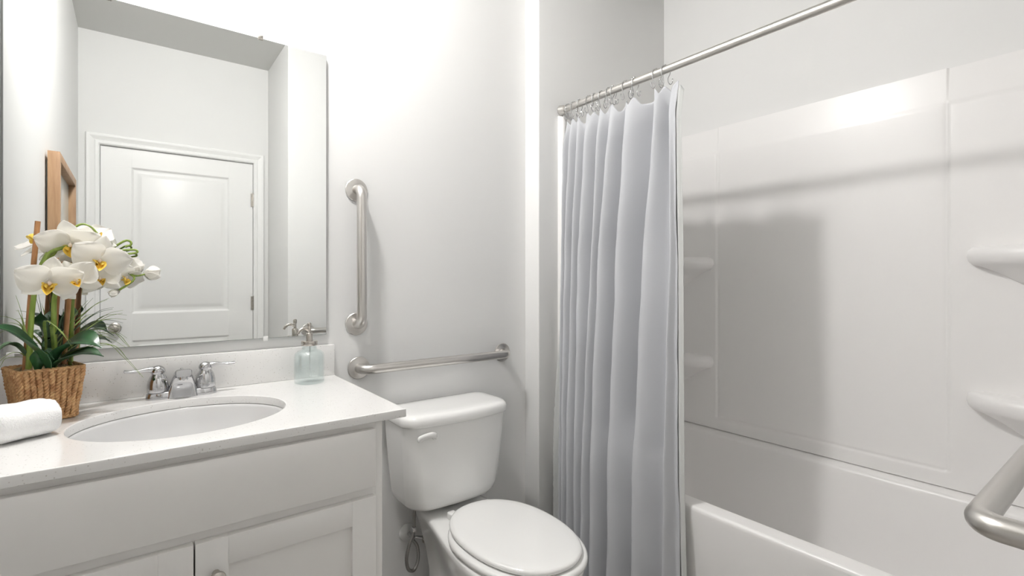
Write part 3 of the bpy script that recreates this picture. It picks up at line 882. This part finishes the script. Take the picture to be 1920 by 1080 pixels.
# petal: cupped blade in the local XY plane growing along +Y
def petal_grid(bm, M, L_, W_, cup, curl, shape=.5, ruff=.0, nu=12, nv=10, thick=.0007):
    fr, bk = [], []
    for i in range(nu + 1):
        t = i / nu
        wd = W_ * (math.sin(PI * min(1, t ** shape * .985 + .008)) ** .75) * .5
        r1, r2 = [], []
        for j in range(nv + 1):
            s = j / nv * 2 - 1
            x = wd * s; y = L_ * t
            z = cup * (s * s) * wd * 2 + curl * L_ * t * t + ruff * math.sin(s * 7 + t * 5) * t * abs(s)
            z += .10 * W_ * (abs(s) < .12) * 0
            r1.append(bm.verts.new(M @ Vector((x, y, z)))); r2.append(bm.verts.new(M @ Vector((x, y, z - thick))))
        fr.append(r1); bk.append(r2)
    for G, fl in ((fr, 0), (bk, 1)):
        for i in range(nu):
            for j in range(nv):
                f = (G[i][j], G[i][j + 1], G[i + 1][j + 1], G[i + 1][j]); bm.faces.new(f[::-1] if fl else f)
    for i in range(nu):
        bm.faces.new((fr[i][0], fr[i + 1][0], bk[i + 1][0], bk[i][0])); bm.faces.new((fr[i + 1][nv], fr[i][nv], bk[i][nv], bk[i + 1][nv]))
    for j in range(nv):
        bm.faces.new((fr[0][j + 1], fr[0][j], bk[0][j], bk[0][j + 1])); bm.faces.new((fr[nu][j], fr[nu][j + 1], bk[nu][j + 1], bk[nu][j]))
def flower(c, face, roll, size, cup=.25, side=1.0):
    # face: direction the flower looks
    f = Vector(face).normalized(); up = Vector((0, 0, 1)); x = up.cross(f).normalized(); y = f.cross(x)
    base = Matrix.Translation(c) @ Matrix((x, y, f)).transposed().to_4x4() @ Matrix.Rotation(R(roll), 4, 'Z')
    b = nb()
    for ang, L_, W_, dz in ((0, .50, .34, -.002), (128, .48, .32, -.002), (-128, .48, .32, -.002)):
        petal_grid(b, base @ Matrix.Rotation(R(ang), 4, 'Z') @ Matrix.Translation((0, .003, dz)), size * L_, size * W_, -cup * .6, -.12 + random.uniform(-.1, .1), .80)
    for ang in (64, -64):
        petal_grid(b, base @ Matrix.Rotation(R(ang + random.uniform(-6, 6)), 4, 'Z') @ Matrix.Translation((0, .002, .001)), size * .54 * side, size * .62 * side, cup * .35, .10 + random.uniform(-.12, .15), .72, .0050)
    o = obj('blossom', b, M_petal, orch, 60)
    b = nb()
    S = size
    petal_grid(b, base @ Matrix.Translation((0, 0, .003)) @ Matrix.Rotation(R(180), 4, 'Z') @ Matrix.Rotation(R(35), 4, 'X'), S * .25, S * .19, .8, .5, .7)
    for s in (-1, 1):
        petal_grid(b, base @ Matrix.Translation((0, 0, .004)) @ Matrix.Rotation(R(180 + s * 60), 4, 'Z') @ Matrix.Rotation(R(60), 4, 'X'), S * .16, S * .15, -.5, .4, .7)
    obj('lip', b, M_lip, o, 60)
    b = nb(); sphere(b, base @ Vector((0, .003, .007)), S * .035, 12, (1, 1, 1.3)); obj('column', b, M_column, o, 60)
    return o
TOCAM = Vector((.1, -1, -.05))
flower((-.112, 1.525, 1.320), (-.05, -.8, -.55), 8, .115, .3)
flower((-.142, 1.470, 1.232), (-.05, -1, -.42), -8, .112, .35)
flower((-.100, 1.472, 1.236), (.10, -1, -.05), 24, .092, .4)
flower((-.062, 1.500, 1.283), (.20, -1, -.35), -12, .112, .4)
flower((-.070, 1.542, 1.338), (.3, -.75, .55), 15, .085, .3)
flower((-.060, 1.515, 1.240), (.15, -1, -.15), 10, .085, .35)
flower((-.016, 1.572, 1.246), (.4, -.8, -.5), -30, .080, .4)
flower((-.172, 1.555, 1.322), (-.5, -.25, .75), 60, .085, .2)
flower((-.090, 1.560, 1.285), (.0, -.8, -.4), 40, .090, .3)
def bud(c, r, ax=(1, 0, 0), nm='flower_bud'):
    b = nb(); a = Vector(ax).normalized(); q = Vector((0, 0, 1)).rotation_difference(a)
    M0 = Matrix.Translation(c) @ q.to_matrix().to_4x4()
    prof = [(.15, -1.), (.55, -.8), (.88, -.4), (1., 0), (.93, .4), (.74, .8), (.60, 1.05), (.25, .95), (.02, .8)]
    rings = [[M0 @ Vector((r * p * (1 + .06 * math.cos(5 * t)) * math.cos(t), r * p * (1 + .06 * math.cos(5 * t)) * math.sin(t), r * h)) for t in [2 * PI * i / 25 for i in range(25)]] for p, h in prof]
    loft(b, rings)
    for k in range(4):
        petal_grid(b, M0 @ Matrix.Rotation(k * PI / 2 + .4, 4, 'Z') @ Matrix.Translation((0, r * .55, r * -.6)) @ Matrix.Rotation(R(78), 4, 'X'), r * 1.75, r * 1.5, -.15, .12, .8, 0, 8, 6)
    return obj(nm, b, M_petal, orch, 60)
bud((.040, 1.570, 1.257), .0155, (1, -.2, -.05)); bud((-.036, 1.560, 1.207), .009, (-.9, -.2, -.5)); bud((.001, 1.585, 1.272), .019, (.6, -.5, .5))

# strap leaves
def strap(name, pts, W_, m, fold=.25, k=7, nv=6, point=.55, tw=0.):
    b = nb(); path = catmull(pts, k); n = len(path); fr, bk = [], []
    for i, p in enumerate(path):
        t = i / (n - 1)
        T = (path[min(i + 1, n - 1)] - path[max(i - 1, 0)]).normalized()
        side = T.cross(Vector((0, 0, 1)))
        side = side.normalized() if side.length > .05 else Vector((1, 0, 0))
        if tw: side = (Matrix.Rotation(tw * (1 - t * .5), 3, T) @ side)
        N_ = side.cross(T).normalized()
        wd = W_ * .5 * (min(1, (.35 + t * 2.2)) * (1 - smooth01((t - point) / (1 - point)) ** 1.3 * .97))
        r1, r2 = [], []
        for j in range(nv + 1):
            s = j / nv * 2 - 1
            q = p + side * wd * s + N_ * (fold * wd * abs(s))
            r1.append(b.verts.new(q)); r2.append(b.verts.new(q - N_ * (.0014 if W_ > .01 else .0006)))
        fr.append(r1); bk.append(r2)
    for G, fl in ((fr, 0), (bk, 1)):
        for i in range(n - 1):
            for j in range(nv):
                f = (G[i][j], G[i][j + 1], G[i + 1][j + 1], G[i + 1][j]); b.faces.new(f[::-1] if fl else f)
    for i in range(n - 1):
        b.faces.new((fr[i][0], fr[i + 1][0], bk[i + 1][0], bk[i][0])); b.faces.new((fr[i + 1][nv], fr[i][nv], bk[i][nv], bk[i + 1][nv]))
    b.faces.new(fr[0] + bk[0][::-1]); b.faces.new(fr[-1] + bk[-1][::-1])
    return obj(name, b, m, orch, 60)
ZT = ZC + H_ - .006
strap('orchid_leaf', [(-.141, 1.52, ZT), (-.128, 1.508, 1.075), (-.100, 1.485, 1.100), (-.075, 1.470, 1.098), (-.055, 1.462, 1.086)], .066, M_leaf, .35, tw=.5)
strap('orchid_leaf', [(-.146, 1.525, ZT), (-.125, 1.512, 1.058), (-.095, 1.50, 1.070), (-.070, 1.492, 1.069), (-.052, 1.488, 1.063)], .050, M_leaf, .35, tw=.3)
strap('orchid_leaf', [(-.150, 1.505, ZT), (-.160, 1.485, 1.075), (-.180, 1.462, 1.108), (-.205, 1.445, 1.135), (-.232, 1.432, 1.150)], .056, M_leaf, .35, tw=-.7)
strap('orchid_leaf', [(-.150, 1.555, ZT), (-.160, 1.565, 1.10), (-.168, 1.565, 1.14), (-.165, 1.555, 1.168)], .040, M_leaf, .3, tw=.2)
strap('orchid_leaf', [(-.130, 1.575, ZT), (-.118, 1.590, 1.10), (-.112, 1.592, 1.15), (-.112, 1.588, 1.18)], .026, M_leafd, .5)
strap('orchid_leaf', [(-.128, 1.56, ZT), (-.100, 1.570, 1.09), (-.070, 1.578, 1.103), (-.040, 1.582, 1.085)], .034, M_leafd, .3)
strap('orchid_leaf', [(-.172, 1.53, ZT), (-.195, 1.525, 1.085), (-.212, 1.515, 1.10), (-.236, 1.50, 1.080)], .022, M_leafd, .5)
strap('orchid_leaf', [(-.148, 1.53, ZT), (-.152, 1.530, 1.10), (-.150, 1.525, 1.16)], .018, M_leafd, .6, point=.3)
strap('orchid_leaf', [(-.165, 1.505, ZT), (-.163, 1.490, 1.07), (-.150, 1.478, 1.085), (-.135, 1.470, 1.066)], .026, M_leaf, .4)
# grass blades
G0 = [((.016, 1.515, 1.008), (-.05, 1.51, 1.090)), ((.022, 1.520, 1.000), (-.040, 1.515, 1.085)), ((-.012, 1.55, 1.073), (-.065, 1.545, 1.105)), ((-.020, 1.60, 1.120), (-.075, 1.59, 1.125)),
      ((-.012, 1.58, 1.140), (-.07, 1.57, 1.135)), ((-.02, 1.60, 1.155), (-.075, 1.59, 1.13)), ((-.05, 1.62, 1.190), (-.10, 1.60, 1.15)), ((-.040, 1.63, 1.165), (-.09, 1.61, 1.14)),
      ((-.235, 1.54, 1.12), (-.20, 1.54, 1.13)), ((-.238, 1.56, 1.16), (-.20, 1.56, 1.14)), ((-.235, 1.60, 1.14), (-.20, 1.59, 1.13)), ((-.24, 1.50, 1.08), (-.21, 1.51, 1.10)),
      ((-.105, 1.44, 1.105), (-.15, 1.47, 1.150)), ((-.105, 1.445, 1.095), (-.14, 1.48, 1.14)), ((-.196, 1.50, 1.175), (-.185, 1.515, 1.12)), ((-.120, 1.50, 1.17), (-.135, 1.52, 1.12)),
      ((-.085, 1.58, 1.19), (-.12, 1.56, 1.13)), ((-.23, 1.47, 1.055), (-.20, 1.49, 1.085)), ((-.05, 1.50, 1.125), (-.10, 1.52, 1.11)), ((-.175, 1.60, 1.21), (-.165, 1.59, 1.13)),
      ((-.060, 1.60, 1.08), (-.09, 1.59, 1.11)), ((-.205, 1.545, 1.205), (-.19, 1.545, 1.13)), ((-.08, 1.645, 1.15), (-.11, 1.62, 1.13)), ((-.145, 1.645, 1.16), (-.145, 1.61, 1.12)),
      ((-.03, 1.53, 1.10), (-.08, 1.53, 1.115)), ((-.235, 1.52, 1.03), (-.215, 1.525, 1.07))]
for i, (tip, mid) in enumerate(G0):
    tip, mid = Vector(tip), Vector(mid)
    rt = BC + Vector((random.uniform(-.02, .025), random.uniform(-.025, .02), H_ - .006))
    q = rt.lerp(mid, .5) + Vector((0, 0, .012))
    strap('grass_blade', [rt, q, mid, mid.lerp(tip, .5) + Vector((0, 0, .006)), tip], .0055 if i < 16 else .0032, M_grass if i % 4 != 3 else M_leafd, .3, 6, 2, .35)

# ------------------------------------------------------------------ grab bars
def grab_bar(label, p0, p1, nrm, off=.054, rad=.0165, fl=.0385, fr=.034):
    p0, p1, nrm = Vector(p0), Vector(p1), Vector(nrm)
    t = thing('grab_bar', label, 'grab bar', tuple(p0), 'brushed steel grab bars')
    b = nb(); path = filleted([p0 + nrm * .003, p0 + nrm * off, p1 + nrm * off, p1 + nrm * .003], fr, 10)
    tube(b, path, rad, 28); obj('bar_tube', b, M_steel, t, 50)
    for p in (p0, p1):
        b = nb()
        ax = 'Y'; s = nrm.y
        lathe(b, tuple(p), [(fl, s * .0006), (fl, s * .0035), (fl - .002, s * .0052), (.024, s * .0065), (.0195, s * .008), (rad + .0004, s * .0082), (rad - .001, s * .009)], 40, ax)
        obj('wall_flange', b, M_steel, t, 30)
    return t
grab_bar('vertical brushed steel grab bar right of the mirror', (.612, YB, 1.546), (.612, YB, 1.088), (0, -1, 0))
grab_bar('horizontal brushed steel grab bar on the wall above the toilet tank', (.620, YB, .936), (1.230, YB, .936), (0, -1, 0))
grab_bar('steel grab bar in the near foreground on the shower end wall, partly out of view', (.872, YN, .925), (1.33, YN, .925), (0, 1, 0), off=.058, fr=.028)

# ------------------------------------------------------------------ toilet
TCX = .918
to = thing('toilet', 'white two-piece toilet with closed oval lid between vanity and curtain', 'toilet', (TCX, 1.3, 0))
NS = 40
def body_ring(z, yb, yf, hwb, hwm, ym, full=1., dx=0):
    # outline: back half width hwb, widest hwm at ym, elliptical nose at yf
    L_, R_ = [], []
    for i in range(NS + 1):
        s = i / NS
        # denser towards nose
        y = yb + (yf - yb) * (1 - (1 - s) ** 1.7) if False else yb + (yf - yb) * math.sin(s * PI / 2)
        if y >= ym:
            t = (yb - y) / max(1e-6, (yb - ym)); hw = hwb + (hwm - hwb) * smooth01(t)
        else:
            t = (ym - y) / (ym - yf); hw = hwm * math.sqrt(max(0, 1 - t ** 2.15))
        R_.append((TCX + dx + hw, y, z)); L_.append((TCX + dx - hw, y, z))
    return R_ + L_[-2::-1]
b = nb()
rings = [body_ring(.001, 1.60, 1.115, .10, .115, 1.30), body_ring(.02, 1.60, 1.113, .10, .116, 1.30), body_ring(.05, 1.59, 1.125, .092, .106, 1.30), body_ring(.14, 1.585, 1.12, .080, .100, 1.28),
         body_ring(.22, 1.59, 1.08, .080, .112, 1.25), body_ring(.29, 1.60, 1.03, .088, .136, 1.22), body_ring(.35, 1.61, .99, .100, .160, 1.20), body_ring(.395, 1.615, .972, .112, .172, 1.19),
         body_ring(.415, 1.62, .966, .117, .176, 1.19), body_ring(.430, 1.62, .965, .118, .177, 1.19), body_ring(.436, 1.616, .969, .114, .173, 1.19), body_ring(.438, 1.60, .985, .10, .158, 1.19)]
loft(b, rings)
obj('bowl', b, M_porc, to, 60)
def egg(cx, cy, a, bf, bb_, z, n=64, e=2.15, flat=None):
    out = []
    for i in range(n):
        t = 2 * PI * i / n; c, s = math.cos(t), math.sin(t)
        x = a * abs(c) ** (2 / e) * (1 if c > 0 else -1); y = (bb_ if s > 0 else bf) * abs(s) ** (2 / e) * (1 if s > 0 else -1)
        out.append((cx + x, cy + y, z))
    return out
LX = TCX + .005
b = nb()
rs = []
for k, z in ((-.004, .4395), (0, .443), (0, .452), (-.004, .457), (-.010, .4585), (-.05, .4585), (-.055, .452), (-.055, .443), (-.050, .4395)):
    rs.append(egg(LX, 1.215, .180 + k, .255 + k, .215 + k, z, e=2.2))
rows = [[b.verts.new(p) for p in r] for r in rs]; rows.append(rows[0])
for a, c in zip(rows, rows[1:]):
    for i in range(64): b.faces.new((a[i], a[(i + 1) % 64], c[(i + 1) % 64], c[i]))
obj('seat', b, M_porc, to, 60)
b = nb(); loft(b, [egg(LX, 1.222, .163 + k, .248 + k, .226 + k * .6, z, e=2.2) for k, z in ((-.010, .4600), (-.003, .4615), (0, .465), (.001, .470), (-.001, .4745), (-.006, .4775), (-.014, .4792), (-.04, .4800), (-.09, .4805))])
obj('seat_lid', b, M_porc, to, 60)
for s in (-1, 1):
    b = nb(); box(b, LX + s * .070 - .014, LX + s * .070 + .014, 1.436, 1.468, .438, .462, .005, 3); obj('seat_hinge', b, M_plasticw, to, 50)
# tank
TKX = .905
def tank_ring(z, hw, yb, yf, bow, r, n=14):
    out = []
    # back edge straight, sides, bowed front; walk: back right -> back left -> front left -> front right
    pts = []
    for cx, cy, a0 in ((hw - r * .6, yb - r * .6, 0), (-hw + r * .6, yb - r * .6, 90)):
        for i in range(n + 1):
            t = R(a0 + 90 * i / n); pts.append((cx + r * .6 * math.cos(t), cy + r * .6 * math.sin(t)))
    for i in range(n + 1):
        t = R(180 + 90 * i / n); pts.append((-hw + r + r * math.cos(t), yf + r + r * math.sin(t)))
    m_ = 12
    for i in range(1, m_):
        u = -hw + r + (2 * hw - 2 * r) * i / m_; pts.append((u, yf))
    for i in range(n + 1):
        t = R(270 + 90 * i / n); pts.append((hw - r + r * math.cos(t), yf + r + r * math.sin(t)))
    for x, y in pts:
        f = max(0, min(1, (yb - y) / (yb - yf)))
        yy = y - bow * (1 - (x / hw) ** 2) * smooth01((f - .5) * 2)
        out.append((TKX + x, yy, z))
    return out
b = nb()
YT = YB - .012
rings = [tank_ring(.4535, .115, YT - .02, 1.545, .010, .045), tank_ring(.456, .140, YT - .012, 1.528, .014, .050), tank_ring(.466, .164, YT - .006, 1.512, .018, .055), tank_ring(.482, .177, YT - .002, 1.503, .021, .055), tank_ring(.505, .182, YT, 1.498, .023, .050),
         tank_ring(.60, .192, YT, 1.493, .025, .045), tank_ring(.70, .200, YT, 1.489, .026, .042), tank_ring(.7545, .203, YT, 1.487, .026, .040)]
loft(b, rings)
obj('tank', b, M_porc, to, 50)
b = nb(); rings = [tank_ring(.755, .202, YT + .001, 1.484, .028, .045)]
for k, z in ((.007, .758), (.009, .764), (.009, .780), (.006, .788), (.0, .7935), (-.012, .797), (-.035, .7985), (-.055, .799)):
    rings.append(tank_ring(z, .202 + k, YT + min(k, 0) * .8 + (.002 if k > 0 else 0), 1.484 - k, .028, .048))
loft(b, rings); obj('tank_lid', b, M_porc, to, 50)
# flush handle
b = nb()
hx, hz = TKX - .108, .722
lathe(b, (hx, 1.475, hz), [(.0005, .012), (.011, .012), (.012, .0), (.011, -.010), (.0005, -.0105)], 20, 'Y')
path = catmull([(hx + .004, 1.466, hz + .001), (hx - .018, 1.459, hz + .010), (hx - .044, 1.456, hz + .010), (hx - .070, 1.456, hz + .003)], 6)
rings = []
for i, p in enumerate(path):
    t = i / (len(path) - 1); w_ = .0175 - .004 * math.sin(t * PI) - .003 * t; h_ = .0075 - .002 * t
    if i in (0, len(path) - 1): w_ *= .5; h_ *= .5
    rings.append([p + Vector((0, h_ * math.cos(2 * PI * k / 14), w_ * .75 * math.sin(2 * PI * k / 14))) for k in range(14)])
loft(b, rings); obj('flush_handle', b, M_plasticw, to, 60)
for s in (-1, 1):
    b = nb(); lathe(b, (TCX + s * .098, 1.36, .022), [(.014, 0), (.015, .006), (.012, .016), (.006, .021), (.0005, .022)], 18); obj('bolt_cap', b, M_plasticw, to, 60)
b = nb(); lathe(b, (TKX, 1.59, .4375), [(.045, 0), (.045, .0175)], 28); obj('tank_gasket', b, M_dark, to)

# water supply
ws = thing('water_supply_valve', 'small chrome shutoff valve with looped braided hose below the toilet tank', 'valve', (.80, YB, .31))
vx, vz = .800, .318
b = nb(); lathe(b, (vx, YB, vz), [(.031, -.0005), (.031, -.004), (.026, -.011), (.014, -.017), (.0085, -.018)], 28, 'Y'); obj('wall_escutcheon', b, M_plasticw, ws)
b = nb(); lathe(b, (vx, YB, vz), [(.0075, -.017), (.0075, -.040), (.010, -.041), (.010, -.052), (.0075, -.053), (.0005, -.053)], 20, 'Y')
lathe(b, (vx, YB - .047, vz), [(.007, -.010), (.0095, -.006), (.0095, .006), (.0075, .008)], 16)
tube(b, [(vx, YB - .046, vz), (vx + .022, YB - .052, vz - .006), (vx + .036, YB - .056, vz - .010)], .006, 12)
vb = obj('valve_body', b, M_chrome, ws)
b = nb()
hc = Vector((vx + .040, YB - .057, vz - .011)); ax = Vector((.9, -.35, -.2)).normalized(); q = Vector((0, 0, 1)).rotation_difference(ax).to_matrix()
rings = []
for k, h in ((.25, -.004), (.9, -.004), (1, -.001), (1, .003), (.9, .005), (.3, .006)):
    rings.append([hc + q @ Vector((.0125 * k * math.cos(t) * (1 + .08 * math.cos(6 * t)), .019 * k * math.sin(t) * (1 + .08 * math.cos(6 * t)), h)) for t in [2 * PI * i / 36 for i in range(36)]])
loft(b, rings); obj('valve_handle', b, M_nickel, ws, 60)
b = nb()
path = catmull([(vx, YB - .047, vz - .010), (vx + .014, YB - .056, vz - .035), (vx + .012, YB - .066, vz - .075), (vx - .008, YB - .075, vz - .103), (vx - .032, YB - .080, vz - .090), (vx - .040, YB - .082, vz - .050),
                (vx - .030, YB - .082, vz - .005), (vx - .012, YB - .080, vz + .035), (vx - .012, YB - .082, vz + .080), (vx - .010, YB - .085, vz + .128)], 10)
tube(b, path, [.0056 + .0004 * (i % 2) for i in range(len(path))], 12)
obj('supply_hose', b, M_hose, ws, 60)
b = nb()
lathe(b, (vx - .012, YB - .081, vz + .045), [(.008, -.008), (.010, -.006), (.010, .006), (.008, .008)], 8); obj('hose_nut', b, M_chrome, ws)
b = nb(); lathe(b, (vx - .010, YB - .085, vz + .118), [(.008, 0), (.012, .002), (.012, .014), (.010, .016)], 10)
obj('coupling_nut', b, M_dark, ws)

# ------------------------------------------------------------------ framed picture on the left wall (seen in the mirror)
fp = thing('framed_picture', 'light oak framed pale print on the left wall, seen in the mirror', 'picture', (XL, .58, 1.2))
b = nb(); FY0, FY1, FZ0, FZ1 = .25, .912, 1.205, 1.705
for y0, y1, z0, z1 in ((FY0, FY0 + .032, FZ0, FZ1), (FY1 - .032, FY1, FZ0, FZ1), (FY0 + .032, FY1 - .032, FZ1 - .032, FZ1), (FY0 + .032, FY1 - .032, FZ0, FZ0 + .032)):
    box(b, XL + .007, XL + .041, y0, y1, z0, z1, .001)
obj('frame', b, M_wood, fp, 30)
b = nb(); box(b, XL + .0005, XL + .016, FY0 + .03, FY1 - .03, FZ0 + .03, FZ1 - .03); obj('print', b, M_art, fp, 0)

# ------------------------------------------------------------------ lamps of the room (above the frame of the photo)
vl = thing('vanity_light', 'three-globe vanity light bar on the wall above the mirror', 'wall lamp', (.13, YB, 2.435))
b = nb(); box(b, -.16, .42, YB - .022, YB - .001, 2.405, 2.465, .004); obj('backplate', b, M_nickel, vl)
for gx in (-.13, .13, .39):
    b = nb(); tube(b, [(gx, YB - .02, 2.435), (gx, YB - .06, 2.435), (gx, 1.62, 2.425), (gx, 1.62, 2.395)], .007, 10); lathe(b, (gx, 1.62, 2.383), [(.02, 0), (.024, .006), (.02, .02)], 20); obj('lamp_arm', b, M_nickel, vl)
    b = nb(); lathe(b, (gx, 1.62, 2.262), [(.0005, 0), (.022, .004), (.040, .016), (.050, .036), (.053, .060), (.050, .084), (.043, .106), (.024, .120), (.0005, .122)], 28)
    obj('frosted_globe', b, M_globe, vl, 60)
cl = thing('ceiling_light', 'small white glass globe light on the ceiling above the sink', 'ceiling light', (.17, 1.30, ROOM_Z))
b = nb(); lathe(b, (.17, 1.30, ROOM_Z - .0005), [(.0005, 0), (.062, 0), (.062, -.006), (.050, -.014), (.036, -.018), (.0005, -.018)], 40); obj('light_base', b, M_plasticw, cl)
b = nb(); sphere(b, (.17, 1.30, ROOM_Z - .061), .072, 32, (1, 1, .62)); obj('glass_globe', b, M_disc, cl, 60)
